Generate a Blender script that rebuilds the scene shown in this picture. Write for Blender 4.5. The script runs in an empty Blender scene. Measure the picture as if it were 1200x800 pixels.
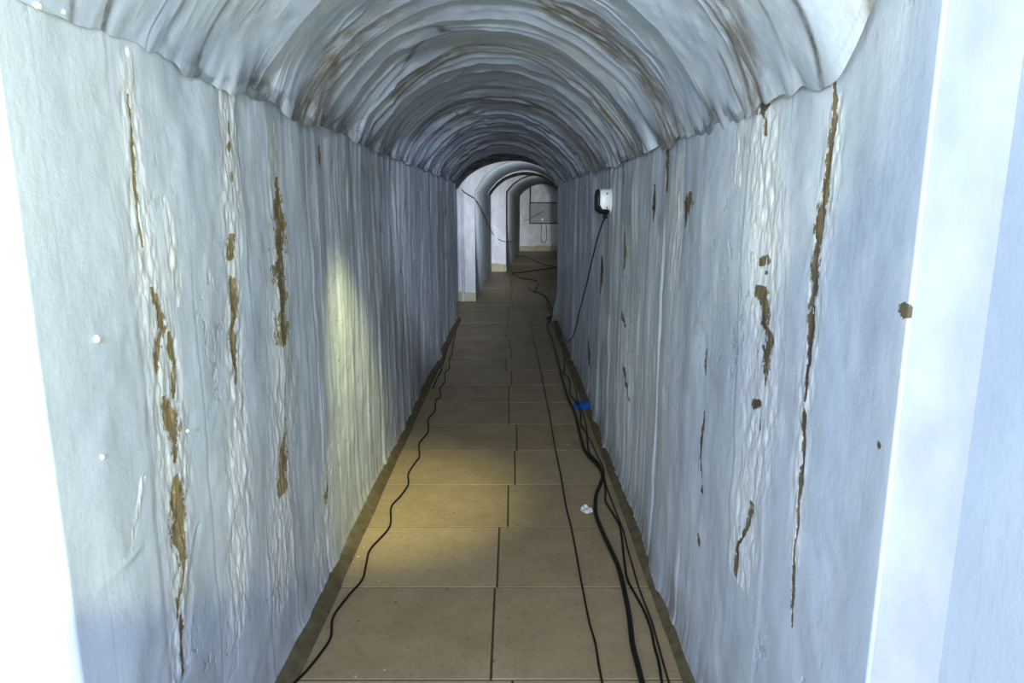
import bpy, bmesh, math, random
import numpy as np
from mathutils import Vector, Matrix

random.seed(7)
H = 1.3                                   # camera height above the floor, metres
PITCH = math.atan(158 / 800.0)
CT, ST = math.cos(PITCH), math.sin(PITCH)
C = bpy.context.scene.collection

# ------------------------------------------------------------------ survey helpers (authoring only: photo reading -> metres)
def ray(px, py):
    u, v = (px - 599.5) / 800.0, (400.0 - py) / 800.0
    return np.array([u, CT + v * ST, -ST + v * CT])
def on_floor(px, py, z=0.0):
    r = ray(px, py); t = (z - H) / r[2]
    return Vector((r[0] * t, r[1] * t, z))
def on_x(px, py, X):
    r = ray(px, py); t = X / r[0]
    return Vector((X, r[1] * t, H + r[2] * t))
def on_y(px, py, Y):
    r = ray(px, py); t = Y / r[1]
    return Vector((r[0] * t, Y, H + r[2] * t))

# ------------------------------------------------------------------ numpy noise
def _h(ix, iy, s):
    n = (ix.astype(np.int64) * 374761393 + iy.astype(np.int64) * 668265263 + s * 1442695041) & 0x7fffffff
    n = ((n ^ (n >> 13)) * 1274126177) & 0x7fffffff
    n = (n ^ (n >> 16)) & 0xffffff
    return n / float(0xffffff) * 2 - 1
def noise(x, y, s=0):
    x = np.asarray(x, float); y = np.asarray(y, float)
    x, y = np.broadcast_arrays(x, y)
    ix, iy = np.floor(x), np.floor(y)
    fx, fy = x - ix, y - iy
    fx = fx * fx * fx * (fx * (fx * 6 - 15) + 10); fy = fy * fy * fy * (fy * (fy * 6 - 15) + 10)
    a, b, c, d = _h(ix, iy, s), _h(ix + 1, iy, s), _h(ix, iy + 1, s), _h(ix + 1, iy + 1, s)
    return (a * (1 - fx) + b * fx) * (1 - fy) + (c * (1 - fx) + d * fx) * fy
def fbm(x, y, s=0, o=4, g=0.5):
    r, a = 0, 1.0
    for i in range(o):
        r = r + a * noise(x * 2 ** i, y * 2 ** i, s + i * 17); a *= g
    return r
def sstep(a, b, x):
    t = np.clip((x - a) / (b - a), 0, 1); return t * t * (3 - 2 * t)

# ------------------------------------------------------------------ object helpers
def mesh_grid(name, P, mat, attrs=None, flip=False, kind='structure'):
    """P: (n, m, 3) grid of points -> one smooth mesh object"""
    n, m = P.shape[:2]
    me = bpy.data.meshes.new(name)
    me.vertices.add(n * m)
    me.vertices.foreach_set('co', P.reshape(-1).astype(np.float32))
    i = np.arange(n - 1)[:, None] * m + np.arange(m - 1)[None, :]
    q = np.stack([i, i + 1, i + m + 1, i + m], -1).reshape(-1, 4)
    if flip: q = q[:, ::-1]
    nf = len(q)
    me.loops.add(nf * 4); me.loops.foreach_set('vertex_index', q.reshape(-1).astype(np.int32))
    me.polygons.add(nf)
    me.polygons.foreach_set('loop_start', np.arange(0, nf * 4, 4, dtype=np.int32))
    me.polygons.foreach_set('use_smooth', np.ones(nf, dtype=bool))
    me.update(calc_edges=True)
    attrs = dict(attrs or {}); attrs.setdefault('peel', np.full((n, m), -1.0))
    for k, a in attrs.items():
        at = me.attributes.new(k, 'FLOAT', 'POINT')
        at.data.foreach_set('value', np.broadcast_to(a, (n, m)).reshape(-1).astype(np.float32))
    me.materials.append(mat)
    o = bpy.data.objects.new(name, me); C.objects.link(o)
    if kind: o['kind'] = kind
    return o
def bm_obj(name, bm, mat, parent=None, smooth=True):
    me = bpy.data.meshes.new(name); bm.normal_update(); bm.to_mesh(me); bm.free()
    if smooth:
        for p in me.polygons: p.use_smooth = True
    me.materials.append(mat)
    o = bpy.data.objects.new(name, me); C.objects.link(o)
    if parent: o.parent = parent
    return o
def tag(o, label=None, cat=None, group=None, kind=None):
    if label: o['label'] = label
    if cat: o['category'] = cat
    if group: o['group'] = group
    if kind: o['kind'] = kind
    return o
def empty(name, loc, label, cat, group=None):
    o = bpy.data.objects.new(name, None); C.objects.link(o); o.location = loc
    o.empty_display_size = 0.05
    return tag(o, label, cat, group)
def catmull(pts, step=0.012):
    pts = [Vector(p) for p in pts]
    out = []
    P = [pts[0] * 2 - pts[1]] + pts + [pts[-1] * 2 - pts[-2]]
    for i in range(1, len(P) - 2):
        a, b, c, d = P[i - 1], P[i], P[i + 1], P[i + 2]
        n = max(2, min(14, int((c - b).length / step)))
        for k in range(n):
            t = k / n
            out.append(0.5 * ((2 * b) + (c - a) * t + (2 * a - 5 * b + 4 * c - d) * t * t + (3 * b - a - 3 * c + d) * t ** 3))
    out.append(pts[-1]); return out
def add_tube(bm, pts, r, sides=8, step=0.012, smooth=True):
    p = catmull(pts, step) if smooth else [Vector(q) for q in pts]
    rings = []; up = Vector((0, 0, 1))
    for i, q in enumerate(p):
        t = (p[min(i + 1, len(p) - 1)] - p[max(i - 1, 0)])
        if t.length < 1e-9: t = Vector((0, 1, 0))
        t.normalize()
        a = t.cross(up)
        if a.length < 0.05: a = t.cross(Vector((1, 0, 0)))
        a.normalize(); b = a.cross(t).normalized()
        rings.append([bm.verts.new(q + (a * math.cos(2 * math.pi * k / sides) + b * math.sin(2 * math.pi * k / sides)) * r) for k in range(sides)])
    for A, B in zip(rings, rings[1:]):
        for k in range(sides):
            bm.faces.new((A[k], A[(k + 1) % sides], B[(k + 1) % sides], B[k]))
    bm.faces.new(rings[0][::-1]); bm.faces.new(rings[-1])
def add_box(bm, lo, hi, bevel=0.0, seg=2):
    r = bmesh.ops.create_cube(bm, size=1)
    for v in r['verts']:
        v.co = Vector([lo[i] + (v.co[i] + .5) * (hi[i] - lo[i]) for i in range(3)])
    if bevel:
        es = list({e for v in r['verts'] for e in v.link_edges})
        bmesh.ops.bevel(bm, geom=es, offset=bevel, segments=seg, affect='EDGES', profile=0.5)

# ------------------------------------------------------------------ materials
class NT:
    def __init__(s, name):
        s.m = bpy.data.materials.new(name); s.m.use_nodes = True
        s.t = s.m.node_tree; s.n = s.t.nodes; s.n.clear()
        s.out = s.n.new('ShaderNodeOutputMaterial'); s.b = s.n.new('ShaderNodeBsdfPrincipled')
        s.t.links.new(s.b.outputs[0], s.out.inputs[0])
        s.pos = s.n.new('ShaderNodeNewGeometry').outputs['Position']
    def link(s, a, b):
        if isinstance(a, (int, float)): b.default_value = a
        elif isinstance(a, tuple): b.default_value = (*a, 1) if len(a) == 3 and len(b.default_value) == 4 else a
        else: s.t.links.new(a, b)
    def attr(s, name):
        n = s.n.new('ShaderNodeAttribute'); n.attribute_name = name; return n.outputs['Fac']
    def vmul(s, v, k):
        n = s.n.new('ShaderNodeVectorMath'); n.operation = 'MULTIPLY'; s.link(v, n.inputs[0]); n.inputs[1].default_value = k; return n.outputs[0]
    def noise(s, scale, detail=4, rough=.55, stretch=(1, 1, 1), vec=None):
        n = s.n.new('ShaderNodeTexNoise'); n.inputs['Scale'].default_value = scale
        n.inputs['Detail'].default_value = detail; n.inputs['Roughness'].default_value = rough
        s.link(s.vmul(vec or s.pos, stretch), n.inputs['Vector']); return n.outputs['Fac']
    def math(s, op, a, b=0.0, clamp=False):
        n = s.n.new('ShaderNodeMath'); n.operation = op; n.use_clamp = clamp
        s.link(a, n.inputs[0]); s.link(b, n.inputs[1]); return n.outputs[0]
    def ramp(s, f, lo, hi, a=0.0, b=1.0):
        n = s.n.new('ShaderNodeMapRange'); n.clamp = True
        s.link(f, n.inputs[0])
        for i, v in enumerate((lo, hi, a, b)): n.inputs[i + 1].default_value = v
        return n.outputs[0]
    def mix(s, f, a, b, blend='MIX'):
        n = s.n.new('ShaderNodeMix'); n.data_type = 'RGBA'; n.blend_type = blend
        s.link(f, n.inputs[0]); s.link(a, n.inputs[6]); s.link(b, n.inputs[7]); return n.outputs[2]
    def bump(s, h, strength=.3, dist=.01, nrm=None):
        n = s.n.new('ShaderNodeBump'); n.inputs['Strength'].default_value = strength; n.inputs['Distance'].default_value = dist
        s.link(h, n.inputs['Height'])
        if nrm is not None: s.link(nrm, n.inputs['Normal'])
        return n.outputs[0]
    def done(s, col, rough=.6, nrm=None, spec=.4):
        s.link(col, s.b.inputs['Base Color']); s.link(rough, s.b.inputs['Roughness'])
        s.b.inputs['Specular IOR Level'].default_value = spec
        if nrm is not None: s.link(nrm, s.b.inputs['Normal'])
        return s.m

def plaster(name, base=(.66, .72, .80), alt=(.545, .605, .69), streak=(1, 1, .06), gloss=.50, lines=1.0):
    k = NT(name)
    sx = k.n.new('ShaderNodeSeparateXYZ'); k.link(k.pos, sx.inputs[0])
    deep = k.math('MULTIPLY', k.ramp(sx.outputs[1], 1.0, 4.0, .12, 1.0), lines)      # the plaster is coarser further in
    n1 = k.noise(2.2, 5)
    n2 = k.noise(26, 4, .6, streak)
    n3 = k.noise(90, 3, .6, streak)
    nf = k.noise(55, 6, .7)
    col = k.mix(k.ramp(n1, .35, .68), base, alt)
    col = k.mix(k.math('MULTIPLY', k.ramp(k.noise(7, 5, .6, (1, 1, .45)), .45, .7), .45), col, (.80, .835, .87))
    col = k.mix(k.math('MULTIPLY', k.math('MULTIPLY', k.ramp(n2, .52, .70), .75), deep), col, (.74, .775, .81))
    col = k.mix(k.math('MULTIPLY', k.math('MULTIPLY', k.ramp(n3, .56, .70), .8), deep), col, (.28, .32, .37))
    # pale rubbed streaks
    pale = k.math('MULTIPLY', k.attr('pale'), k.ramp(nf, .36, .6, .35, 1))
    col = k.mix(k.math('MULTIPLY', pale, .8), col, (.80, .79, .76))
    # grime and painted shade: crevices, vault grooves, right haunch of the bays
    cav = k.math('MULTIPLY', k.attr('cav'), k.ramp(nf, .3, .65, .45, 1.0), True)
    col = k.mix(k.math('MULTIPLY', cav, .85), col, (.10, .10, .095))
    # brown damp at the foot / along ribs
    st = k.math('MULTIPLY', k.attr('stain'), k.ramp(k.noise(34, 6, .7, streak), .38, .58), True)
    col = k.mix(k.math('MULTIPLY', st, .9), col, (.27, .225, .18))
    # peeled paint showing the concrete beneath
    pe = k.attr('peel')
    pn = k.math('ADD', pe, k.math('ADD', k.math('MULTIPLY', k.math('SUBTRACT', k.noise(130, 6, .75, (1, 1, .5)), .5), 2.6), k.math('MULTIPLY', k.math('SUBTRACT', k.noise(32, 3, .6, (1, 1, .6)), .5), 1.8)))
    pm = k.ramp(pn, .42, .56)
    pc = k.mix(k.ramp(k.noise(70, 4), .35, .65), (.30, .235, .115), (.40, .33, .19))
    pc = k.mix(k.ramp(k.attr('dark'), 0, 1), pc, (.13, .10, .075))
    col = k.mix(pm, col, pc)
    rim = k.math('MULTIPLY', k.ramp(pn, .22, .42), k.ramp(pn, .42, .5, 1, 0))
    col = k.mix(k.math('MULTIPLY', rim, .22), col, (.78, .78, .74))
    h = k.math('ADD', k.math('MULTIPLY', k.math('MULTIPLY', n3, deep), .6), k.math('MULTIPLY', nf, .35))
    h = k.math('SUBTRACT', h, k.math('MULTIPLY', pm, .5))
    b = k.bump(h, .55, .005)
    b = k.bump(k.noise(14, 4, .55), .16, .012, b)
    rg = k.ramp(k.noise(20, 3), .3, .7, gloss - .08, gloss + .15)
    rg = k.mix(pm, rg, (.9, .9, .9))
    return k.done(col, rg, b, .32)

M = {}
M['plaster'] = plaster('painted_plaster')
M['vault'] = plaster('vault_plaster', (.62, .71, .86), (.45, .53, .66), (.35, 1, .35), .42, .6)
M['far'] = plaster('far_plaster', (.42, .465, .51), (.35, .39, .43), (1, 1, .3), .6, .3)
M['face'] = plaster('pale_plaster', (.53, .545, .57), (.47, .485, .51), (1, 1, .3), .6, .3)
M['warm_lit'] = plaster('warm_lit_plaster', (.86, .88, .68), (.78, .80, .61), (1, 1, .3), .6, .3)  # left return only: warm light of the torch put into the colour
M['return'] = plaster('return_plaster', (.52, .535, .56), (.47, .485, .51), (1, 1, .3), .6, .3)
M['shade_black'] = plaster('shade_black_plaster', (.014, .015, .017), (.01, .01, .012), (1, 1, 1), .9)  # near-black colour stands in for shade on the recess and rib ceilings
def floor_mat():
    k = NT('stone_floor_tiles')
    tv = k.attr('tone')
    n = k.noise(5, 6, .65); n2 = k.noise(38, 5, .7)
    col = k.mix(k.ramp(n, .3, .7), (.42, .325, .20), (.325, .25, .15))
    col = k.mix(k.ramp(tv, -1, 1, 0, .5), col, (.48, .38, .25))
    col = k.mix(k.math('MULTIPLY', k.ramp(n2, .5, .75), .4), col, (.15, .13, .10))
    sp = k.n.new('ShaderNodeTexVoronoi'); sp.inputs['Scale'].default_value = 16; k.link(k.pos, sp.inputs['Vector'])
    spots = k.math('MULTIPLY', k.ramp(sp.outputs['Distance'], .05, .10, 1, 0), k.ramp(k.noise(9, 2), .5, .6))
    col = k.mix(k.math('MULTIPLY', spots, .75), col, (.06, .05, .04))
    ch = k.n.new('ShaderNodeTexVoronoi'); ch.inputs['Scale'].default_value = 55; k.link(k.pos, ch.inputs['Vector'])
    chalk = k.math('MULTIPLY', k.ramp(ch.outputs['Distance'], .08, .13, 1, 0), k.ramp(k.noise(4.5, 3), .54, .62))
    col = k.mix(k.math('MULTIPLY', chalk, .7), col, (.50, .47, .40))
    col = k.mix(k.attr('grout'), col, (.075, .06, .042))
    b = k.bump(k.math('ADD', n2, n), .25, .004)
    return k.done(col, k.ramp(n, .3, .7, .38, .6), b, .35)
M['floor'] = floor_mat()
def simple(name, col, rough=.5, alt=None, scale=30, bump=.2, spec=.4, metal=0):
    k = NT(name)
    n = k.noise(scale, 4, .6)
    c = k.mix(k.ramp(n, .35, .65), col, alt or tuple(x * .75 for x in col))
    m = k.done(c, rough, k.bump(n, bump, .003), spec); k.b.inputs['Metallic'].default_value = metal
    return m
M['base'] = simple('grimy_mortar', (.13, .105, .06), .8, (.20, .165, .10), 22, .8)
M['cable'] = simple('black_rubber', (.008, .008, .009), .38, (.014, .014, .014), 60, .1)
M['cable_brown'] = simple('dark_brown_rubber', (.045, .03, .018), .5, (.03, .02, .013), 60, .1)
M['wire'] = simple('grey_wire', (.05, .055, .06), .5)
M['white'] = simple('white_plastic', (.82, .86, .88), .35, (.72, .77, .80), 12, .05)
M['rim'] = simple('dark_plastic', (.025, .028, .03), .45)
M['blue'] = simple('blue_plastic', (.0, .16, .60), .35, (.0, .22, .72), 20, .3)
M['paper'] = simple('white_paper', (.78, .78, .76), .8, (.66, .66, .64), 40, .4)
M['crumb'] = simple('plaster_crumb', (.62, .60, .50), .9, (.45, .42, .34), 60, .6)
M['panel'] = simple('grey_board', (.36, .385, .40), .7, (.30, .33, .35), 9, .3)
M['sand'] = simple('sandy_mortar', (.42, .40, .29), .9, (.34, .32, .24), 12, .6)

# ------------------------------------------------------------------ tunnel dimensions (metres)
XL, XR = -.493 * H, .3955 * H
Y0, Y1 = .69 * H, 6.1 * H                 # main length of tunnel
def stat(a, b, n, far=0):
    """stations denser near the start of the tunnel"""
    u = np.linspace(0, 1, n)
    return 1 / ((1 - u) / max(a, .3) + u / b) if a > 0 else a + (b - a) * u

# seams between the cast wall sections
def seams(seed, a=.55, b=9.0):
    r = random.Random(seed); y = a; out = []
    while y < b:
        out.append((y, r.uniform(.003, .0095) * r.choice((1, 1, -1)), r.random())); y += r.uniform(.17, .44)
    return out
LS = [(y, s, r) for (y, s, r) in seams(3)]
RS = [(y, s, r) for (y, s, r) in seams(11)]

def wall_relief(Y, Z, S, seed):
    dp = .10 + .90 * sstep(1.1, 3.0, Y)
    f = .011 * fbm(Y * 1.9, Z * .35, seed, 2)
    f = f + .0035 * dp * fbm(Y * 9, Z * .6 + 5, seed + 3, 3) + .004 * fbm(Y * 3.5, Z * 2.2, seed + 2, 3)
    cav = np.zeros_like(f)
    for (y, s, r) in S:
        yy = y + .008 * noise(Z * 2.5, r * 50, seed + 5) + .004 * noise(Z * 11, r * 50, seed + 6)
        t = Y - yy
        f = f + s * np.exp(-np.abs(t) / .09) * (1 - 2 * sstep(-.012, .012, t)) * (.3 + .35 * dp) * sstep(-.5, .3, noise(Z * 1.3, r * 44, seed + 8)) * (.3 + .7 * sstep(1.0, 2.0, Y))
        amp = sstep(-.15, .45, noise(Z * 3.1, r * 90, seed + 9))
        f = f + .0036 * dp * amp * np.exp(-(t / .012) ** 2)
        f = f - .004 * dp * np.exp(-((t - .012) / .005) ** 2) * amp
        cav = cav + np.exp(-((t - .012) / .0045) ** 2) * sstep(.1, .55, noise(Z * 5, r * 70, seed + 12)) * .8 * dp ** 2
    rid = 1 - np.abs(noise(Y * 17, Z * .9, seed + 20))
    f = f + .0030 * dp * rid ** 6 * sstep(0, .5, noise(Y * 3, Z * 2, seed + 21)) 
    f = f + .0018 * dp ** 2 * fbm(Y * 30, Z * 3.0, seed + 22, 2) * (1 + .15 * Y)
    # lines multiply deeper in
    deep = sstep(1.8, 4.5, Y)
    sh = fbm(Y * 7 + .3 * noise(Z * 2, Y * 0, seed), Z * .35, seed + 30, 2)
    f = f + deep * .006 * sh
    ln = 1 - np.abs(noise(Y * 5.3, Z * .35, seed + 31)) 
    cav = cav + deep * sstep(.955, .995, ln) * sstep(0, .4, noise(Y * 2, Z * 2.4, seed + 32)) * .8
    pit = .6 * sstep(.75, 1.1, fbm(Y * 34, Z * 26, seed + 50, 4, .7)) * sstep(.1, .5, noise(Y * 4, Z * 3, seed + 51))
    f = f - .0022 * pit; cav = cav + .55 * pit
    hair = sstep(.965, .99, 1 - np.abs(noise(Y * 6.5, Z * .5, seed + 52))) * sstep(.25, .6, noise(Y * 5, Z * 2.2, seed + 53))
    cav = cav + .5 * hair * dp; f = f - .0015 * hair * dp
    # trowel lumps
    f = f + .0022 * fbm(Y * 8, Z * 8, seed + 40, 3)
    return f, np.clip(cav, 0, 1)

# ---- peeled and pale streaks, each a list of (photo x, photo y, half width px); breaks split the list
PEEL_L = [
 [(152,110,.6),(156,150,1.2),(160,205,1.6),(163,255,1.5),(168,290,1)],
 [(176,335,1.5),(186,368,4),(190,385,4.5),(184,405,4.5),(183,425,2.5),(184,440,.6)],
 [(197,388,1.5),(200,402,3.2),(205,425,3.5),(206,450,3),(206,466,2)],
 [(190,464,2),(194,475,5),(201,486,8),(204,500,7),(205,516,5),(204,532,4),(206,542,1.5)],
 [(208,556,3),(210,575,6.5),(212,600,8),(213,630,7.5),(215,650,5),(218,664,3),(214,686,3),(210,706,2)],
 [(214,720,2),(216,745,3),(217,790,2)],
 [(267,142,.8),(267,152,1.6),(267,158,.5)],[(267,165,.8),(267,172,1.8),(267,180,.5)],[(270,200,.8),(270,207,1.8),(270,214,.5)],
 [(270,274,2),(269,284,4.3),(270,302,3),(270,306,.5)],
 [(272,322,1),(273,335,3.5),(275,355,3.8),(276,372,2.5),(274,385,2),(276,396,2.6),(277,420,2.6),(278,446,2),(278,452,.5)],
 [(329,207,1.5),(328,216,3),(330,222,2),(328,238,5.5),(330,262,7),(330,280,6.5),(328,290,7.5),(331,302,4.5),(326,312,7),(330,330,6.5),(333,345,4.5),(333,358,4),(329,370,6.5),(332,390,8),(332,402,5),(333,407,.5)],
 [(336,484,1),(336,494,3),(336,502,1),(333,522,2),(333,535,4.5),(333,560,6),(334,572,5),(333,580,2)],
 [(378,170,.8),(378,186,1.8),(379,196,.7)],[(385,565,.5),(384,578,1.8),(384,590,.6)],
 [(207,700,1),(211,712,2),(209,725,1)],
]
PEEL_R = [
 [(972,66,.6),(971,100,1),(971,139,1.7),(967,165,2.2),(962,210,2.7),(955,255,4),(953,290,4),(950,320,3.6),(947,351,3.3),(944,400,2.5),(941,460,1.1),(940,470,.6)],
 [(938,478,1),(937,488,2.8),(936,505,2),(935,541,1.6),(933,560,2.4),(930,590,1.3),(929,618,1),(926,640,.7),(925,661,1.9),(924,690,2.1),(922,712,1.6),(921,735,.8)],
 [(898,112,2),(897,124,3.8),(893,132,3),(898,140,.9),(898,160,1)],
 [(897,298,1.5),(892,306,5),(889,312,2)],[(894,316,2),(894,322,1.5)],
 [(890,334,4),(889,345,6.5),(893,356,4),(894,368,3.5),(891,380,3),(897,388,4),(898,400,5),(894,415,5),(892,430,3),(892,445,.8),(891,452,.6)],
 [(886,468,2),(881,473,4),(879,480,1.2)],[(885,490,.8),(885,505,.8)],
 [(876,586,2),(876,598,2.4),(873,612,2.2),(867,630,.8),(862,640,1.4),(860,660,2),(859,676,2)],
 [(809,224,2),(808,238,4),(805,255,2.5),(804,266,.7)],
 [(780,170,.7),(779,190,1.4),(779,225,.8)],[(765,215,.6),(764,245,1.2),(763,260,.5)],
 [(827,408,.5),(826,425,1),(826,440,.5)],[(824,480,.5),(823,500,1.1),(821,530,1.1),(821,548,1),(821,560,.4)],[(821,568,.7),(821,578,1)],
 [(818,624,.8),(818,632,1.8),(818,640,.6)],
 [(1085,222,1),(1085,240,1.8),(1083,252,.8)],[(1080,266,2.5),(1079,276,4.5),(1077,284,2)],
 [(1060,354,2.5),(1059,364,6),(1058,373,3)],[(1063,436,1),(1064,441,2.4),(1063,450,.7)],
 [(1040,668,1),(1039,690,2.2),(1038,712,2),(1037,718,1)],[(1036,722,3),(1035,728,4.5),(1034,733,2)],
 [(1027,516,1.5),(1027,521,3),(1027,526,1)],
 [(733,270,.5),(733,300,.9),(732,315,.5)],[(704,300,.5),(703,330,1),(702,345,.4)],
 [(729,365,.9),(730,374,1.6),(732,384,.6)],[(731,430,.7),(732,452,1),(734,470,.6)],[(687,395,.5),(688,420,1),(689,440,.5)],
]
PALE_L = [[(149,55,4),(152,110,5),(160,200,6),(166,270,7),(174,330,9),(190,400,11),(200,500,13),(208,560,12),(213,640,10),(214,790,8)],
 [(193,230,2),(198,270,3),(204,320,4),(212,360,3)],[(262,85,7),(268,140,6),(269,210,6),(271,270,5),(274,340,5),(278,440,6),(280,520,8),(283,600,9),(283,750,6)],
 [(320,140,3),(323,200,4),(328,300,8),(334,420,9),(335,560,10),(335,650,9),(333,715,6)],[(388,520,3),(380,640,6),(378,720,3)],
 [(165,558,1.4),(160,590,2.2),(153,645,1.6)]]
PALE_R = [[(898,125,7),(896,300,10),(890,420,11),(882,520,11),(870,620,10),(860,680,6)],[(975,110,3),(966,200,6),(945,400,6),(930,560,5),(925,660,4)],
 [(797,180,3),(792,300,3),(788,340,2)],[(870,130,2),(866,220,3)],[(733,370,1.6),(733,400,1.6),(732,430,1.4)],[(702,240,1.5),(703,300,1.6)],
 [(1064,300,3),(1058,430,4),(1042,600,4)]]
def streaks(L, X, Y, Z, grow=1.0, soft=1.0):
    """signed 0..1 field: above .5 inside a streak"""
    out = np.full(Y.shape, -1.0)
    for s in L:
        q = [on_x(px, py, X) for px, py, w in s]
        zz = np.array([p.z for p in q]); yy = np.array([p.y for p in q])
        ww = np.array([w * grow * abs(p.y) ** 2 / (800 * abs(X)) for (px, py, w), p in zip(s, q)])
        o = np.argsort(zz); zz, yy, ww = zz[o], yy[o], ww[o]
        y0 = np.interp(Z, zz, yy); w = np.maximum(np.interp(Z, zz, ww), 1e-4)
        inz = np.minimum(sstep(-.004, .004, Z - zz[0]), sstep(-.004, .004, zz[-1] - Z))
        d = 1 - np.abs(Y - y0) / w * .5
        v = np.where(inz > .5, d, -1) 
        out = np.maximum(out, v)
    return out

def spring(Y, side):
    t = sstep(Y0, Y1, Y)
    return H + H * ((.203 + 0 * t) if side < 0 else (.150 + .036 * t + .20 * sstep(1.16, .86, Y)))

def corner(Y, a, b, r=.022):
    out = np.zeros_like(Y)
    for t in (Y - a, b - Y):
        u = np.clip(1 - t / r, 0, 1); out = out + r * (1 - np.sqrt(np.maximum(0, 1 - u * u)))
    return out

def main_wall(side):
    X = XL if side < 0 else XR
    a = Y0 + (-.002 if side < 0 else -.022)
    y = stat(a, Y1, 1000); u = np.linspace(0, 1, 620)
    Y, U = np.meshgrid(y, u, indexing='ij')
    top = spring(Y, side) + .05
    Z = -.01 + U * (top + .01)
    f, cav = wall_relief(Y, Z, LS if side < 0 else RS, 100 if side < 0 else 300)
    f = f - .004
    peel = streaks(PEEL_L if side < 0 else PEEL_R, X, Y, Z, 1.0)
    pale = np.clip(streaks(PALE_L if side < 0 else PALE_R, X, Y, Z, 1.3) * 1.6, 0, 1) * .8
    pin = sstep(.3, .55, peel)
    f = f - .0009 * pin + .0022 * pale * fbm(Y * 60, Z * 25, 5, 3)
    if side < 0:      # the deep groove beside the widest peeled streak, a trowel ridge and two scratches
        f = f + 0
        g = np.clip(streaks([[(236,615,1.5),(230,650,4),(222,690,5),(219,740,4),(219,795,4)], [(205,395,.8),(211,440,2),(213,470,2)]], X, Y, Z, 1.2), 0, 1)
        f = f - .0025 * g; cav = np.clip(cav + .25 * g, 0, 1)
        r = np.clip(streaks([[(165,556,1.5),(160,590,2.2),(153,645,1.5)]], X, Y, Z, 1), 0, 1); f = f + .0018 * r * (.6 + .6 * noise(Y * 40, Z * 20, 9))
        A, B = on_x(176, 630, X), on_x(112, 692, X)
        tt = np.clip(((Y - A.y) * (B.y - A.y) + (Z - A.z) * (B.z - A.z)) / ((B.y - A.y) ** 2 + (B.z - A.z) ** 2), 0, 1)
        dd = np.hypot(Y - A.y - tt * (B.y - A.y), Z - A.z - tt * (B.z - A.z))
        f = f + .0030 * (.5 + .6 * noise(Y * 18, Z * 18, 10)) * np.exp(-(dd / (.005 + .006 * tt)) ** 2)
    foot = np.exp(-Z / (.035 if side > 0 else .03))
    f = f + .018 * foot
    stain = sstep(.16, .0, Z + .05 * noise(Y * 6, Z * 6, 77)) * (.85 if side > 0 else .35)
    pale = np.maximum(pale, (0 if side > 0 else 1) * sstep(.10, .02, Z + .03 * noise(Y * 5, Z * 0, 78)) * .7)
    # brown weeps high on the wall
    stain = stain + .5 * sstep(.45, .8, noise(Y * 9, Z * .9, 91 + side)) * sstep(2.4, 3.5, Y) * sstep(.6, 1.2, Z)
    if side > 0:      # swollen foot of the wall near its far end
        f = f + .05 * np.exp(-((Y - Y1 + .05) / .12) ** 2) * sstep(.42, .05, Z)
    f = f * sstep(0, .16, Y - a) - corner(Y, a, Y1, .012 if side < 0 else .005)
    XX = X - side * f
    P = np.stack([XX, Y, Z], -1)
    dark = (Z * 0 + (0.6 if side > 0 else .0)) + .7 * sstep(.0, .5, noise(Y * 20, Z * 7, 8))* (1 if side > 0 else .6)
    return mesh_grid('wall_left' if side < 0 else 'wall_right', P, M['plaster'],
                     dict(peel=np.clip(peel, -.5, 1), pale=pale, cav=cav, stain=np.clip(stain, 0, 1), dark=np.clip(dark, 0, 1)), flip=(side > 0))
main_wall(-1); main_wall(1)

# ---- vault
SEG_R = (.444 ** 2 + .26 ** 2) / (2 * .26)
SEG_A = math.asin(.444 / SEG_R)
def arch(t):
    """unit circular segment: t in -1..1 -> x in -1..1, z in 0..1 and inward normal"""
    a = t * SEG_A
    return np.sin(a) / math.sin(SEG_A), (SEG_R * np.cos(a) - (SEG_R - .26)) / .26, -np.sin(a), -np.cos(a)

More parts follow.
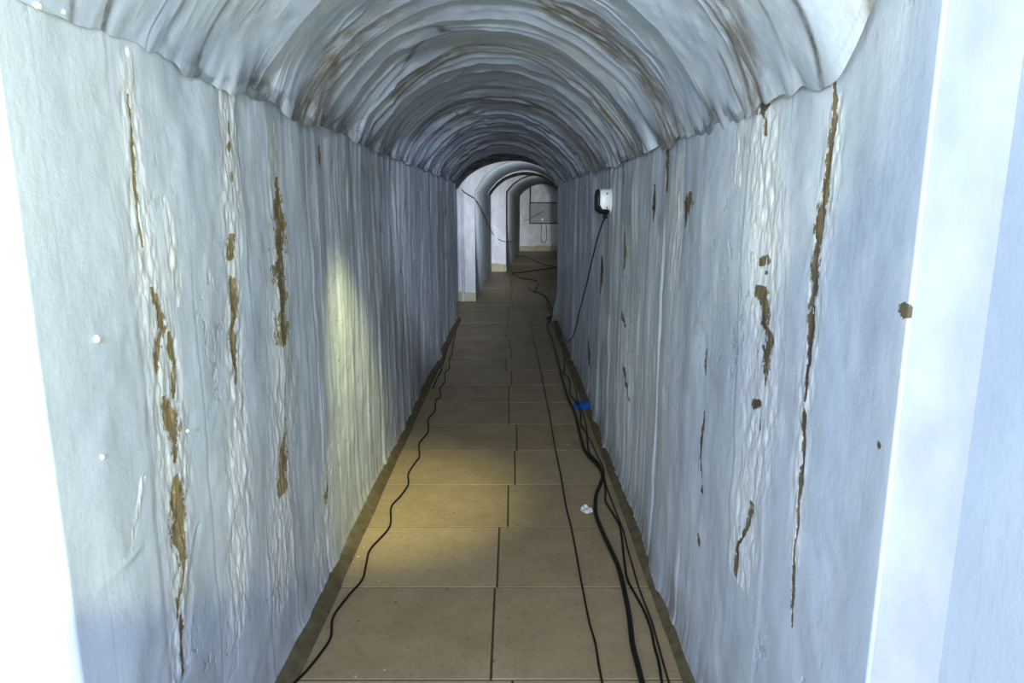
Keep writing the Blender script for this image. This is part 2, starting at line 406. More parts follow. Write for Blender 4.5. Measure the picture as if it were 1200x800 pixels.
r_ = random.Random(5); RIBS = []; yy_ = .62
while yy_ < Y1 + .3:
    RIBS.append((yy_, r_.uniform(.014, .040), r_.random())); yy_ += r_.choice((.10, .15, .24, .34, .40) if yy_ < 2.6 else (.09, .13, .18, .26)) * r_.uniform(.85, 1.15)
def vault_relief(Y, T, seed=500):
    Yw = Y + .035 * noise(T * 1.7, Y * .8, seed) + .012 * noise(T * 6, Y * 3, seed + 1) - .10 * (np.abs(T) ** 3)
    f = .010 * fbm(Yw * 2.3, T * .8, seed + 2, 2)
    cav = np.zeros_like(f); stain = np.zeros_like(f)
    for i, (y, s, r) in enumerate(RIBS):
        nxt = RIBS[i + 1][0] if i + 1 < len(RIBS) else y + .3
        yy = y + .03 * noise(T * 1.3, r * 60, seed + 4) + .007 * noise(T * 9, r * 30, seed + 7)
        L = nxt - y
        t = (Yw - yy)                          # hangs lower up to the lip, then steps back up
        amp = min(s, .15 * L + .006) * (.6 + .5 * noise(T * 1.6, r * 77, seed + 5)) * (.5 + 1.0 * sstep(1.2, 3.5, Y))
        lip = np.where(t < 0, np.exp(t / (.38 * L + .03)), 1 - sstep(0, .016, t))
        f = f + amp * lip
        cav = cav + np.exp(-((t - .012) / (.009 + .004 * np.clip(Y - 2, 0, 4))) ** 2) * (.3 + .9 * sstep(-.2, .4, noise(T * 2.1, r * 33, seed + 6)))  # groove shade painted as dark lines, widening further in
        if r > .62: stain = stain + np.exp(-((t + .03) / (.03 + .05 * r)) ** 2) * sstep(-.3, .3, noise(T * 2.4, r * 12, seed + 8))
    vp = .3 + .7 * sstep(1.1, 3.0, Y)
    rid = 1 - np.abs(noise(Yw * 11, T * 1.4, seed + 10))
    f = f + .009 * vp * rid ** 5 * sstep(-.3, .5, noise(Y * 3, T * 3, seed + 11))
    rid2 = 1 - np.abs(noise(Yw * 24, T * 2.2, seed + 12))
    f = f + .007 * vp * rid2 ** 5 * sstep(-.4, .4, noise(Y * 4, T * 3, seed + 18))
    cav = cav + .6 * sstep(.1, .5, fbm(Yw * 3.1, T * .9, seed + 21, 2)) * sstep(1.8, 4.5, Y)  # broad dark bands painted in further along, in place of light falloff
    cav = cav + sstep(.93, 1, 1 - np.abs(noise(Yw * 8, T * 1.3, seed + 13))) * sstep(.05, .5, noise(Yw * 2, T * 3.3, seed + 14)) * .9
    f = f + .003 * fbm(Y * 9, T * 7, seed + 15, 3)
    # frayed lower ends of the ribs, curling out over the wall top
    e = sstep(.80, 1.0, np.abs(T)) * np.where(T > 0, sstep(Y0 + .25, Y0 + .6, Y), .12 + .88 * sstep(Y0 + .2, Y0 + .9, Y))
    sc = noise(Yw * 6.5 , T * 2, seed + 16)
    f = f * (1 - sstep(.7, 1, np.abs(T)) * (.35 + .62 * (1 - sstep(1.2, 2.4, Y))))
    f = f + e * (.012 + .024 * np.minimum(sc, .25) + .006 * noise(Yw * 19, T * 9, seed + 17))
    f = np.where(np.abs(T) > .97, np.maximum(f, .004 * sstep(1.15, 1.5, Y) + .001), f)
    return f, np.clip(cav + e * sstep(.1, .5, -sc) * .8, 0, 1), np.clip(stain, 0, 1)
def main_vault():
    y = stat(Y0 - .01, Y1, 1150); t = np.linspace(-1, 1, 460)
    Y, T = np.meshgrid(y, t, indexing='ij')
    ax, az, nx, nz = arch(T)
    f, cav, st = vault_relief(Y, T)
    f = f * sstep(0, .07, Y - Y0 + .01) - corner(Y, Y0 - .01, Y1, .02)
    zl, zr = spring(Y, -1), spring(Y, 1)
    apex = H + .47 * H
    zs = zl + (zr - zl) * (ax + 1) / 2
    edge = sstep(.86, 1, np.abs(T))
    zs = zs + edge * (.012 * fbm(Y * 7, np.sign(T) * 3, 640, 3) + .006 * noise(Y * 30, np.sign(T) * 5, 641)) * sstep(Y0, Y0 + .4, Y)
    cav = np.clip(cav + sstep(.90, .99, np.abs(T)) * sstep(.05, .5, fbm(Y * 16, T * 14, 642, 3)) * .9 * sstep(Y0 + .15, Y0 + .9, Y), 0, 1)
    Zb = zs + (apex - (zl + zr) / 2) * az
    Xb = (XL + XR) / 2 + (XR - XL) / 2 * ax
    P = np.stack([Xb + nx * f, Y, Zb + nz * f], -1)
    pale = sstep(.2, .7, noise(Y * 7, T * 2, 61)) * .25
    return mesh_grid('ceiling', P, M['vault'], dict(cav=cav, stain=st, pale=pale), flip=False)
main_vault()

# ---- the other lengths of tunnel: plain lofts between profiles (Y, XL, XR, spring, rise) in metres
def prof(xl, xr, sp, rise): return (xl * H, xr * H, sp * H, rise * H)
NEAR = prof(-.85, .443, .34, .30)
MAIN0 = (XL - .0115, XR + .0045, .26 * H, .21 * H)
MAIN1 = (XL - .012, XR + .012, .195 * H, .275 * H)
GAP = prof(-.575, .60, .18, .285)
A0 = prof(-.39, .54, .150, .32); A1 = prof(-.32, .78, .18, .325)
B0 = prof(-.094, .90, .22, .27); B1 = prof(.17, 1.15, .21, .27)
E0 = prof(.08, 1.35, .25, .30)
def loft(zone, ya, yb, p, q, ny, mats, s=0, part='lrc', amp=1.0):
    y = np.linspace(0, 1, ny)
    for w in part:
        if w in 'lr':
            u = np.linspace(0, 1, 70); T, U = np.meshgrid(y, u, indexing='ij')
            Y = ya + (yb - ya) * T
            k = 0 if w == 'l' else 1
            X = p[k] + (q[k] - p[k]) * T
            top = H + p[2] + (q[2] - p[2]) * T + .02
            Z = -.01 + U * (top + .01)
            f = amp * (.006 * fbm(Y * 3 + X * 3, Z * 1.2, s, 4) - .003)
            if zone == 'entrance_return' and ya != yb: f = f * 4 * T * (1 - T)
            if zone == 'entrance': f = f * (1 - T ** 8)
            if ya == yb: P = np.stack([X, Y - f, Z], -1)
            else: P = np.stack([X - (-1 if w == 'l' else 1) * f, Y, Z], -1)
            o = mesh_grid(('wall_left_' if w == 'l' else 'wall_right_') + zone, P, mats[0],
                          dict(stain=sstep(.12, .02, Z + .04 * noise(X * 9 + Y * 5, Z * 7, s)) * .5, cav=0 * Z), flip=(w == 'r'))
        else:
            t = np.linspace(-1, 1, 140); S, T = np.meshgrid(y, t, indexing='ij')
            Y = ya + (yb - ya) * S
            ax, az, nx, nz = arch(T)
            mixp = [p[i] + (q[i] - p[i]) * S for i in range(4)]
            X = (mixp[0] + mixp[1]) / 2 + (mixp[1] - mixp[0]) / 2 * ax
            Z = H + mixp[2] + mixp[3] * az
            f = amp * (.006 * fbm(Y * 4, T * 2 + S, s + 3, 4) + .002)
            if ya == yb: P = np.stack([X, Y - f, Z], -1)
            else: P = np.stack([X + nx * f, Y, Z + nz * f], -1)
            o = mesh_grid('ceiling_' + zone, P, mats[1], dict(cav=(sstep(-.2, .5, T) if zone.endswith('bay') else 0 * Z)))  # right haunch of the bays darkened in colour to stand for shade
W, V, Fm, D, PW = M['plaster'], M['vault'], M['face'], M['shade_black'], M['far']
loft('entrance', -3.2, Y0 - .002, NEAR, NEAR, 90, (W, V), 1, 'l')
loft('entrance', -3.2, Y0 - .08, NEAR, NEAR, 90, (W, V), 1, 'r')
loft('entrance', -3.2, Y0 - .01, NEAR, NEAR, 90, (W, V), 1, 'c')
loft('entrance_return', Y0 - .002, Y0 - .002, NEAR, MAIN0, 24, (M['warm_lit'], Fm), 2, 'l')
loft('entrance_return', Y0 - .08, Y0 - .022, NEAR, MAIN0, 24, (M['return'], Fm), 2, 'r')
loft('entrance_return', Y0 - .01, Y0 - .01, NEAR, MAIN0, 24, (W, V), 2, 'c')
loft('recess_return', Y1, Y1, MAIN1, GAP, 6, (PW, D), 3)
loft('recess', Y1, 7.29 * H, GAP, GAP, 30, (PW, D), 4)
loft('first_pier', 7.29 * H, 7.29 * H, GAP, A0, 20, (Fm, Fm), 5)
AM = tuple(A0[i] + (A1[i] - A0[i]) * .72 for i in range(4)); AL = (AM[0], AM[1], AM[2] - .01, AM[3] - .02); A1L = (A1[0], A1[1], A1[2] - .01, A1[3] - .03)
loft('first_bay', 7.29 * H, 10.7 * H, A0, A1, 80, (PW, PW), 6, 'lr')
loft('first_bay', 7.29 * H, 9.745 * H, A0, AM, 60, (PW, PW), 6, 'c')
loft('bay_rib', 9.745 * H, 9.745 * H, AM, AL, 4, (PW, Fm), 6, 'c', 0.1)
loft('bay_rib', 9.745 * H, 10.7 * H, AL, A1L, 20, (PW, D), 6, 'c')  # underside shade comes from the near-black colour
loft('second_pier', 10.7 * H, 10.7 * H, A1, B0, 20, (Fm, Fm), 7)
loft('second_bay', 10.7 * H, 15.2 * H, B0, B1, 80, (PW, PW), 8)
loft('end_return', 15.2 * H, 15.2 * H, B1, E0, 6, (PW, PW), 9)
loft('end_bay', 15.2 * H, 15.8 * H, E0, E0, 14, (PW, PW), 10)
# end wall
x = np.linspace(E0[0] - .02, E0[1] + .02, 90); z = np.linspace(-.01, H * 1.6, 90)
Xg, Zg = np.meshgrid(x, z, indexing='ij')
mesh_grid('wall_end', np.stack([Xg, 15.8 * H + .01 * fbm(Xg * 3, Zg * 3, 31, 3), Zg], -1), M['face'],
          dict(stain=sstep(.25, .05, Zg + .08 * noise(Xg * 5, Zg * 5, 3)) * .6, cav=0 * Zg), flip=False)

# rounded door-frame like bead on the first pier's edge, a narrow vertical strip
def strip(name, lo, hi, mat, bev=.01):
    bm = bmesh.new(); add_box(bm, lo, hi, bev); return tag(bm_obj(name, bm, mat), kind='structure')
yA = 7.29 * H
strip('trim_1', (-.535 * H, yA - .03, 0), (-.505 * H, yA + .01, 1.19 * H), M['far'])
# sandy mortar skirting at the piers and the end wall
def skirt(name, pts, h, t, mat):
    bm = bmesh.new(); prev = None; n = 0
    P = []
    for a, b in zip(pts, pts[1:]):
        a, b = Vector(a), Vector(b); m = max(1, int((b - a).length / .05))
        P += [a.lerp(b, k / m) for k in range(m)]
    P.append(Vector(pts[-1]))
    for i, q in enumerate(P):
        d = (P[min(i + 1, len(P) - 1)] - P[max(i - 1, 0)]).normalized(); nrm = Vector((d.y, -d.x, 0))
        w = 1 + .06 * float(noise(i * .37, 3.3, 5)); hh = h * (1 + .12 * float(noise(i * .5, 9.1, 8)))
        ring = [q + Vector((0, 0, hh)), q + nrm * t * .45 * w + Vector((0, 0, hh * .85)), q + nrm * t * .75 * w + Vector((0, 0, hh * .3)), q + nrm * t * w + Vector((0, 0, .0025))]
        ring = [bm.verts.new(v) for v in ring]
        if prev:
            for k in range(3): bm.faces.new((prev[k], ring[k], ring[k + 1], prev[k + 1]))
        prev = ring
    return tag(bm_obj(name, bm, mat), kind='structure')
skirt('baseboard_left', [(XL - .002, Y0 + .01, 0), (XL - .002, Y1, 0)], .030, .046, M['base'])
skirt('baseboard_right', [(XR + .002, Y1, 0), (XR + .002, Y0 - .02, 0)], .024, .040, M['base'])
skirt('baseboard_left_entrance', [(NEAR[0] - .002, -3.2, 0), (NEAR[0] - .002, Y0, 0), (XL, Y0, 0)], .03, .04, M['base'])
skirt('baseboard_right_entrance', [(XR, Y0 - .03, 0), (NEAR[1] + .002, Y0 - .03, 0), (NEAR[1] + .002, -3.2, 0)], .03, .04, M['base'])
skirt('baseboard_first_pier', [(-.6 * H, yA, 0), (A0[0] + .004, yA - .002, 0)], .13, .02, M['sand'])
skirt('baseboard_second_pier', [(A1[0], 10.7 * H, 0), (B0[0] + .006, 10.7 * H - .002, 0)], .16, .03, M['sand'])
skirt('baseboard_end', [(E0[0], 15.8 * H, 0), (E0[1], 15.8 * H, 0)], .15, .05, M['sand'])

# ------------------------------------------------------------------ floor of stone tiles
def floor():
    verts, faces, tone, grout = [], [], [], []
    def quad(p, t, g):
        i = len(verts); verts.extend(p); faces.append((i, i + 1, i + 2, i + 3)); tone.extend([t] * 4); grout.extend([g] * 4)
    quad([(-1.2, -3.2, -.003), (2.1, -3.2, -.003), (2.1, 16.3 * H, -.003), (-1.2, 16.3 * H, -.003)], 0, 1)
    r = random.Random(21)
    rows = [on_floor(600, py).y for py in (796, 688, 617, 568)]
    pitch = .357 * H
    lines = list(rows)
    while lines[0] > -3.2: lines.insert(0, lines[0] - pitch)
    while lines[-1] < 16.3 * H: lines.append(lines[-1] + pitch)
    # measured joint positions for the rows that read clearly in the photo
    known = {0: on_floor(577, 745).x, 1: on_floor(583.5, 650).x, 2: on_floor(595, 592).x, 3: on_floor(603, 548).x, 4: on_floor(605, 515).x}
    i0 = lines.index(rows[0])
    for i in range(len(lines) - 1):
        a, b = lines[i], lines[i + 1]
        xc = known.get(i - i0, r.uniform(-.06, .02))
        xs = [xc + k * (.52 if k < 0 else .447) * H for k in range(-3, 5)]
        for xa, xb in zip(xs, xs[1:]):
            xa, xb = max(xa, -1.2), min(xb, 2.1)
            if xb - xa < .03: continue
            g = .0016; t = r.uniform(-1, 1); z = r.uniform(-.0006, .0006)
            c = .003
            O = [(xa + g, a + g), (xb - g, a + g), (xb - g, b - g), (xa + g, b - g)]
            I = [(xa + g + c, a + g + c), (xb - g - c, a + g + c), (xb - g - c, b - g - c), (xa + g + c, b - g - c)]
            quad([(p[0], p[1], z) for p in I], t, 0)
            for k in range(4):
                k2 = (k + 1) % 4
                i_ = len(verts); verts.extend([(*O[k], -.0032), (*O[k2], -.0032), (*I[k2], z), (*I[k], z)])
                faces.append((i_, i_ + 1, i_ + 2, i_ + 3)); tone.extend([t] * 4); grout.extend([.9, .9, 0, 0])
    me = bpy.data.meshes.new('floor'); me.from_pydata(verts, [], faces); me.update()
    for n, v in (('tone', tone), ('grout', grout)):
        at = me.attributes.new(n, 'FLOAT', 'POINT'); at.data.foreach_set('value', v)
    me.materials.append(M['floor'])
    o = bpy.data.objects.new('floor', me); C.objects.link(o); o['kind'] = 'structure'
floor()

# ------------------------------------------------------------------ cables on the floor
def cable(name, pts, r, mat, label, cat='cable', group=None, sides=10, cap=None):
    bm = bmesh.new(); add_tube(bm, pts, r, sides); o = bm_obj(name, bm, mat)
    return tag(o, label, cat, group)
def fl(L, r, lift={}):
    out = []
    for i, (px, py) in enumerate(L):
        p = on_floor(px, py, 0) + Vector((0, 0, r + lift.get(i, 0) + .0008))
        if p.y < Y1 + .1: p.x = min(p.x, XR - .045 - r - (.05 if p.y > Y1 - .4 else 0))
        out.append(p)
    return out
thick = [(650,371),(644,378),(642,388),(646,398),(652,420),(657,440),(661,455),(666,470),(671,480),(675,493),(678,506),(681,518),(684,528),(690,537),(697,544),(702.5,551),(705.5,559),(703,569),(698.5,580),(697,592),(698,606),(704,622),(712,640),(719,655),(724,667),(730,690),(736,720),(738.5,740),(741,760),(746,780),(751,800),(758,830),(762,880),(768,960)]
cable('power_cable', fl(thick, .0085), .0085, M['cable'], 'thickest black power cable winding along right side of the tiled floor')
thin1 = [(652,374),(655,386),(656,400),(660,415),(661,430),(660,438),(666,443),(667.5,452),(667,461),(671.5,468),(677,476.5),(680,487),(680,498),(686,507),(688,518),(689.5,530),(695,540),(702,548),(706.5,560),(709,575),(709,588),(716,600),(725,616),(728,630),(730,649),(732,665),(735,681),(745,700),(754,717),(762,738),(766,758),(771,776),(775,800),(781,830),(790,880),(805,960)]
cable('power_cable', fl(thin1, .0042, {9: .003, 10: .005, 11: .003, 16: .012, 17: .012}), .0042, M['cable'], 'thin black cable on the floor just right of the thickest black cable')
thin2 = [(654,372),(660,388),(663,402),(668,420),(669,440),(674,455),(676,470),(682,484),(686,498),(688,510),(694,522),(700,537),(706,549),(708.5,565),(715,584),(723,605),(730,623),(735,644),(741,665),(747,686),(755,708),(763,729),(769,750),(775,772),(783,800),(792,830),(802,880),(820,960)]
cable('power_cable', fl(thin2, .0032, {6: .006, 7: .006, 8: .003, 11: .006, 12: .006}), .0032, M['cable_brown'], 'thin dark brown cable, closest to the right wall among the floor cables')
mid = [(621,376),(624,398),(627,407),(632,430),(634,440),(639,465),(644,490),(648,515),(652,535),(657,560),(663,595),(668,615),(673,640),(678,668),(684,700),(690,730),(697,755),(701,780),(705,800),(712,830),(722,880),(738,960)]
cable('floor_cable', fl(mid, .0034), .0034, M['cable'], 'nearly straight thin black cable running down the middle of the tiled floor')
left = [(535,374),(534,387),(530,407),(529,415),(526,422),(526,432),(521,437),(521,447),(515,456),(516,465),(510,470),(509,482),(502,490),(501,496),(501,507),(491,520),(491,535),(486,543),(478,556),(478,568),(469,582),(458,595),(456,618),(434,644),(429,660),(424,680),(408,699),(390,724),(387,748),(375,767),(359,787),(347,799),(325,822),(300,860),(240,950)]
cable('floor_cable', fl(left, .0038), .0038, M['cable'], 'wavy thin black cable lying beside the left wall')
left2 = [(534,375),(528,392),(524,407),(519,425),(515,430),(517,434),(513,441),(507,455)]
cable('floor_cable', fl(left2, .005), .005, M['cable'], 'short black cable hugging the foot of the left wall far down the tunnel')
farA = [(652,314),(627,317),(607,320),(599,320.5),(601,322),(610,326),(627,329),(630,331.5),(629,336),(627,342),(636,346),(641,350),(645,360),(647,369),(651,374)]
cable('power_cable', fl(farA, .008), .008, M['cable'], 'black cable zigzagging across the far floor past the first opening')
farC = [(606,300),(616,301),(627,306),(637,310),(652,313.5)]
cable('power_cable', fl(farC, .008), .008, M['cable'], 'black cable crossing the floor in front of the end wall')
farD = [(618,336),(622,341),(634,345),(640,352),(642,362),(648,372)]
cable('power_cable', fl(farD, .007), .007, M['cable'], 'thin cable curving beside the zigzag cable on the far floor')

# ------------------------------------------------------------------ box on the right wall with its hanging cable
pb = on_x(716, 235, XR)
box = empty('junction_box', (XR, pb.y, pb.z), 'small white round-cornered box with dark rim mounted high on right wall', 'junction box')
def disc_stack(rings, sq=1.0, n=28, axis='x'):
    """rounded-square lathe along -x; rings (x, r)"""
    bm = bmesh.new(); prev = None
    for (x, r) in rings:
        R = []
        for k in range(n):
            a = 2 * math.pi * k / n
            c, s = math.cos(a), math.sin(a); e = .72
            R.append(bm.verts.new((x, math.copysign(abs(c) ** e, c) * r, math.copysign(abs(s) ** e, s) * r * sq)))
        if prev:
            for k in range(n): bm.faces.new((prev[k], prev[(k + 1) % n], R[(k + 1) % n], R[k]))
        else: bm.faces.new(R[::-1])
        prev = R
    bm.faces.new(prev); bmesh.ops.recalc_face_normals(bm, faces=bm.faces)
    return bm
bm_obj('backplate', disc_stack([(.01, .058), (-.008, .060), (-.012, .056)], 1.12), M['white'], box)
bm_obj('housing', disc_stack([(-.010, .050), (-.014, .054), (-.050, .054), (-.062, .050), (-.066, .046)], 1.12), M['white'], box)
bmx = disc_stack([(-.012, .044), (-.02, .048), (-.062, .048), (-.066, .044)], 1.08)  # shade below the housing built as a dark shape
for v in bmx.verts: v.co.z -= .016
bm_obj('underside_shade', bmx, M['rim'], box)['label'] = 'dark shape added for underside shade'
f_ = bm_obj('cover', disc_stack([(-.064, .048), (-.067, .051), (-.078, .049), (-.084, .038), (-.086, .02)], 1.15), M['rim'], box)
f_['label'] = 'dark rounded cover'
bm = bmesh.new(); add_tube(bm, [(-.03, 0, -.066), (-.03, 0, -.090)], .011, 12, smooth=False); bm_obj('cable_gland', bm, M['rim'], box)['label'] = 'black cable gland'
for s in (-1, 1):
    bm = bmesh.new(); add_tube(bm, [(-.03, -.056, s * .035), (-.03, -.060, s * .035)], .004, 8, smooth=False)
    bm_obj('screw', bm, M['wire'], box)
hang = [(box.location + Vector((-.03, 0, -.088)))]
for (px, py), off in zip([(705,262),(697,289),(687,332),(679,363),(672.5,390),(665,400),(659,395),(655.5,384),(652.5,376)], (.028, .022, .018, .018, .02, .024, .03, .04, .04)):
    hang.append(on_x(px, py, XR - off))
for q in hang: q.z = max(q.z, .006)
cable('hanging_cable', hang, .0036, M['cable'], 'thin black cable hanging from the white wall box down to the floor')

# loose wire draped across the two piers
def onreveal(px, py, ya, p, yb, q):
    r = ray(px, py)      # meet the slanted wall between (p, ya) and (q, yb)
    k = (q - p) / (yb - ya); t = (p - k * ya) / (r[0] - k * r[1])
    return Vector((r[0] * t + .02, r[1] * t, H + r[2] * t))
w = [on_y(541, 223, yA - .035), on_y(548, 228, yA - .02), on_y(554.5, 232, yA - .02)]
w += [onreveal(px, py, yA, A0[0], 10.7 * H, A1[0]) for px, py in ((558.5,239),(564,249),(567.5,256.5),(571.5,266))]
w += [on_y(578, 275, 10.7 * H - .03), on_y(585, 281, 10.7 * H - .025), on_y(591, 283, 10.7 * H - .025)]
w += [onreveal(px, py, 10.7 * H, B0[0], 15.2 * H, B1[0]) for px, py in ((595,283.2),(600,282),(603.5,279.5))]
cable('hanging_cable', w, .007, M['wire'], 'loose thin wire sagging across both pale piers on the left', sides=8)

# ------------------------------------------------------------------ end wall fittings
yE = 15.8 * H
a, b = on_y(621, 238, yE), on_y(652, 261, yE)
pn = empty('wall_panel', (a.x, yE, b.z), 'dull grey rectangular board fixed on the end wall', 'panel')
bm = bmesh.new(); add_box(bm, (0, -.035, 0), (b.x - a.x + .1, .004, a.z - b.z), .006); bm_obj('board', bm, M['panel'], pn)
bm = bmesh.new()
for lo, hi in (((-.03, -.05, -.03), (b.x - a.x + .1, -.03, 0)), ((-.03, -.05, 0), (0, -.03, a.z - b.z)), ((-.03, -.05, a.z - b.z), (b.x - a.x + .1, -.03, a.z - b.z + .03))):
    add_box(bm, lo, hi, .004)
bm_obj('frame', bm, M['wire'], pn)
cable('wall_conduit', [on_y(621, 214, yE) + Vector((0, -.02, 0)), on_y(621, 237, yE) + Vector((0, -.02, 0))], .018, M['wire'], 'dark vertical conduit above left edge of the grey board', 'conduit')
c0 = on_y(635, 257, yE - .05)

lp = empty('wall_socket', c0, 'small white fitting at lower edge of grey end-wall board', 'socket')
bm = bmesh.new(); add_box(bm, (-.035, -.03, -.035), (.035, .02, .035), .008); bm_obj('housing', bm, M['white'], lp)
bm = bmesh.new(); add_tube(bm, [(0, -.028, 0), (0, -.045, 0)], .016, 12, smooth=False); bm_obj('plug', bm, M['white'], lp)
loop = [on_y(x_, y_, yE - .012) for x_, y_ in ((634.5,259),(634,268),(633.5,280),(636,284),(639.5,282),(640,272),(639.5,262))]
cable('wire_loop', loop, .009, M['wire'], 'narrow loop of grey wire hanging below the white end-wall fitting', 'wire', sides=8)
dg = [on_y(x_, y_, yE - .055) for x_, y_ in ((614,259),(622,255.5),(630,251),(637,247))]
cable('slack_wire', dg, .008, M['wire'], 'thin wire sloping across the grey end-wall board', 'wire', sides=8)

# ------------------------------------------------------------------ litter
def scrap(name, pts, mat, label, cat, thick=.0015, crumple=.004, seed=1):
    c = sum((Vector(p) for p in pts), Vector()) / len(pts)
    bm = bmesh.new(); vs = [bm.verts.new(Vector(p) - c) for p in pts]; f = bm.faces.new(vs)
    bmesh.ops.triangulate(bm, faces=[f]); bmesh.ops.subdivide_edges(bm, edges=bm.edges[:], cuts=4, use_grid_fill=True)
    for v in bm.verts:
        v.co.z += crumple * (1 + float(noise(v.co.x * 60, v.co.y * 60, seed))) + .001
    bm.normal_update()
    r = bmesh.ops.extrude_face_region(bm, geom=bm.faces[:])
    for v in [g for g in r['geom'] if isinstance(g, bmesh.types.BMVert)]: v.co.z += thick
    bmesh.ops.recalc_face_normals(bm, faces=bm.faces)
    o = bm_obj(name, bm, mat, smooth=False); o.location = c
    return tag(o, label, cat)
scrap('plastic_scrap', [on_floor(*p) for p in ((673,470.5,0),(677,469,0),(684,470,.006),(694,471,.034),(697,479,.034),(687,480,.006),(677,480,0),(671,477,0))], M['blue'],
      'bright blue plastic scrap on the floor against the right-hand kerb', 'litter', .0008, .0008, 3)
scrap('paper_scrap', [on_floor(*p) for p in ((679.5,599),(682,595),(687,594),(690,597),(694,599),(694,602),(687,602.5),(682,601))], M['paper'],
      'small crumpled white paper scrap left of the thickest cable', 'litter', .002, .007, 9)
def crumb(r, seed):
    bm = bmesh.new(); bmesh.ops.create_icosphere(bm, subdivisions=2, radius=r)
    for v in bm.verts:
        n = float(noise(v.co.x / r * 1.3 + seed, v.co.y / r * 1.3 + v.co.z / r, seed)); v.co *= 1 + .35 * n; v.co.z *= .6
    return bm
k0 = bm_obj('plaster_crumb', crumb(.007, 4), M['crumb'], smooth=False)
p = on_floor(419.5, 653); k0.location = (p.x, p.y, .004)
tag(k0, 'largest pale plaster crumb on lit floor beside left kerb', 'plaster crumb')
spots = [(414,659,.6),(426,641,.5),(369,741,.6),(443,627,.4),(444,681,.45),(523,606,.4),(510,600,.3),(665,521,.6),(676,511,.35),(710,524,.4),(696,515,.3),(416,793,.5),(450,785,.4),(794,772,.6),(801,770,.45),(756,640,.45),(703,493,.5),(358,760,.4),(465,598,.4),(452,611,.45),(705,520,.35),(712,517,.3),(478,575,.35),(500,560,.3)]
for i, (px, py, s) in enumerate(spots):
    o = k0.copy(); C.objects.link(o); p = on_floor(px, py); o.location = (p.x, p.y, .0042 * s); o.scale = (s, s, s); o.rotation_euler.z = i * 1.3
    tag(o, 'tiny pale plaster crumb scattered on the floor tiles', 'plaster crumb', 'tiny plaster crumbs on the floor')
# lumps stuck on the left wall
def lump(px, py, r, label, stretch=1.0, seed=1, mat='white', X=None, back=0):
    bm = bmesh.new(); bmesh.ops.create_icosphere(bm, subdivisions=3, radius=r)
    for v in bm.verts:
        q = v.co / r; v.co *= 1 + .22 * float(noise(q.x * 1.4 + seed, q.y * 1.4 + q.z, seed)); v.co.x *= .8; v.co.z *= stretch
    o = bm_obj('plaster_lump', bm, M[mat]); o.location = on_x(px, py, (X if X is not None else XL + .006))
    return tag(o, label, 'plaster lump')
lump(113.5, 397, .0060, 'round white plaster lump on left wall beside the lit edge', 1.15, 2)
lump(219, 505, .0045, 'white plaster nub sticking out by the widest peeled streak', .9, 3)
lump(120, 535, .0040, 'small white paint lump low on left wall under the round lump', 1.3, 4)

lump(45, 7, .0060, 'white plaster drip at top left corner under the vault edge', .8, 6)
lump(74, 14, .0042, 'smaller white plaster drip beside the corner drip', .9, 7)
# ------------------------------------------------------------------ light
def lamp(name, typ, loc, energy, col, size=.1, target=None, spot=None, blend=.2, fall=None):
    L = bpy.data.lights.new(name, typ); L.energy = energy; L.color = col
    if typ in ('POINT', 'SPOT'): L.shadow_soft_size = size
    if typ == 'AREA': L.size = size
    if spot: L.spot_size = math.radians(spot); L.spot_blend = blend
    if fall:
        L.use_nodes = True; nt = L.node_tree; em = [n for n in nt.nodes if n.type == 'EMISSION'][0]
        lf = nt.nodes.new('ShaderNodeLightFalloff'); lf.inputs['Strength'].default_value = 1; lf.inputs['Smooth'].default_value = 0
        nt.links.new(lf.outputs[fall], em.inputs['Strength'])
    o = bpy.data.objects.new(name, L); C.objects.link(o); o.location = loc
    if target is not None: o.rotation_euler = (Vector(target) - Vector(loc)).to_track_quat('-Z', 'Y').to_euler()
    return o
def aim(px, py, loc, far=3.0):
    r = ray(px, py); return Vector(loc) + Vector(r) * far
COOL = (.79, .87, 1)
def cone(P, A, B, half, hint):
    """axis of the cone from P with the given half angle whose rim passes through A and B, on the side of hint"""
    P = Vector(P); a = (Vector(A) - P).normalized(); b = (Vector(B) - P).normalized()
    g = a.dot(b); k = math.cos(half) / (1 + g); n = a.cross(b).normalized()
    base = (a + b) * k; t = math.sqrt(max(0, 1 - base.length_squared)); h = (Vector(hint) - P).normalized()
    best = max((base + n * t, base - n * t), key=lambda v: v.dot(h))
    return P + best
FA, FB, HINT = on_floor(415, 675), on_floor(610, 588), on_x(250, 330, XL)
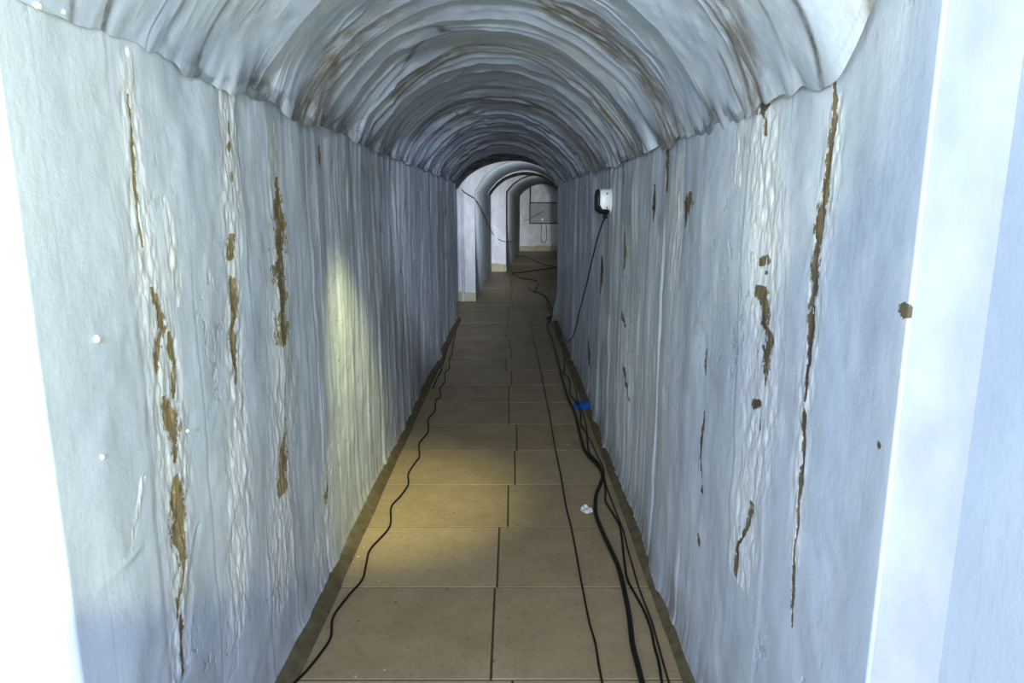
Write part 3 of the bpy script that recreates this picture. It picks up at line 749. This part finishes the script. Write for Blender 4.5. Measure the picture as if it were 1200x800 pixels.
lamp('cool_lamp', 'POINT', (-.20, -1.3, 1.62), 62, COOL, .08, fall='Linear')
lamp('cool_fill', 'SPOT', (.40, 1.0, 1.50), 15, COOL, .04, (-.62, 6.0, .95), 28, .8, fall='Constant')  # unseen fill beside the right wall, added to brighten the deep left wall
lamp('far_beam', 'SPOT', (.12, -.30, 1.45), 8, (1, .97, .92), .04, (.10, 10, 1.20), 13, .7, fall='Constant')
lamp('far_lamp', 'SPOT', (.71, 9.25, 1.00), 60, (.88, .95, 1), .06, (-.47, 11.0, 1.55), 100, .6)
lamp('bay_spot', 'SPOT', (1.0, 14.0, 1.1), 34, (1, .98, .92), .06, (-.02, 16.4, 1.5), 100, .6)  # unseen spot lighting the left wall of the second bay
WARM = (1.0, .97, .46)
P_ = (.10, -.02, 1.22)
lamp('torch_and_fill', 'SPOT', P_, 27, WARM, .03, cone(P_, FA, FB, math.radians(45), on_x(120, 420, XL)), 90, .12)
lamp('torch_and_fill', 'SPOT', P_, 6, WARM, .03, cone(P_, FA, FB, math.radians(31), HINT), 62, .9)
P_ = (-.22, 2.25, 1.72)
lamp('torch_and_fill', 'SPOT', P_, 62, WARM, .05, cone(P_, on_floor(400, 695), on_floor(650, 596), math.radians(24), on_floor(500, 490)), 48, .95)  # unseen spot under the vault, added to brighten the floor and wall foot
w_ = bpy.data.worlds.new('World'); bpy.context.scene.world = w_; w_.use_nodes = True
w_.node_tree.nodes['Background'].inputs[0].default_value = (.5, .6, .8, 1); w_.node_tree.nodes['Background'].inputs[1].default_value = .3

# ------------------------------------------------------------------ camera
cd = bpy.data.cameras.new('camera'); cd.sensor_width = 36; cd.lens = 24; cd.clip_start = .02; cd.clip_end = 100
co = bpy.data.objects.new('camera', cd); C.objects.link(co)
co.location = (0, 0, H); co.rotation_euler = (math.radians(90) - PITCH, 0, 0)
bpy.context.scene.camera = co
sc = bpy.context.scene
sc.view_settings.view_transform = 'Standard'; sc.view_settings.look = 'None'
sc.view_settings.exposure = .6; sc.view_settings.gamma = .82
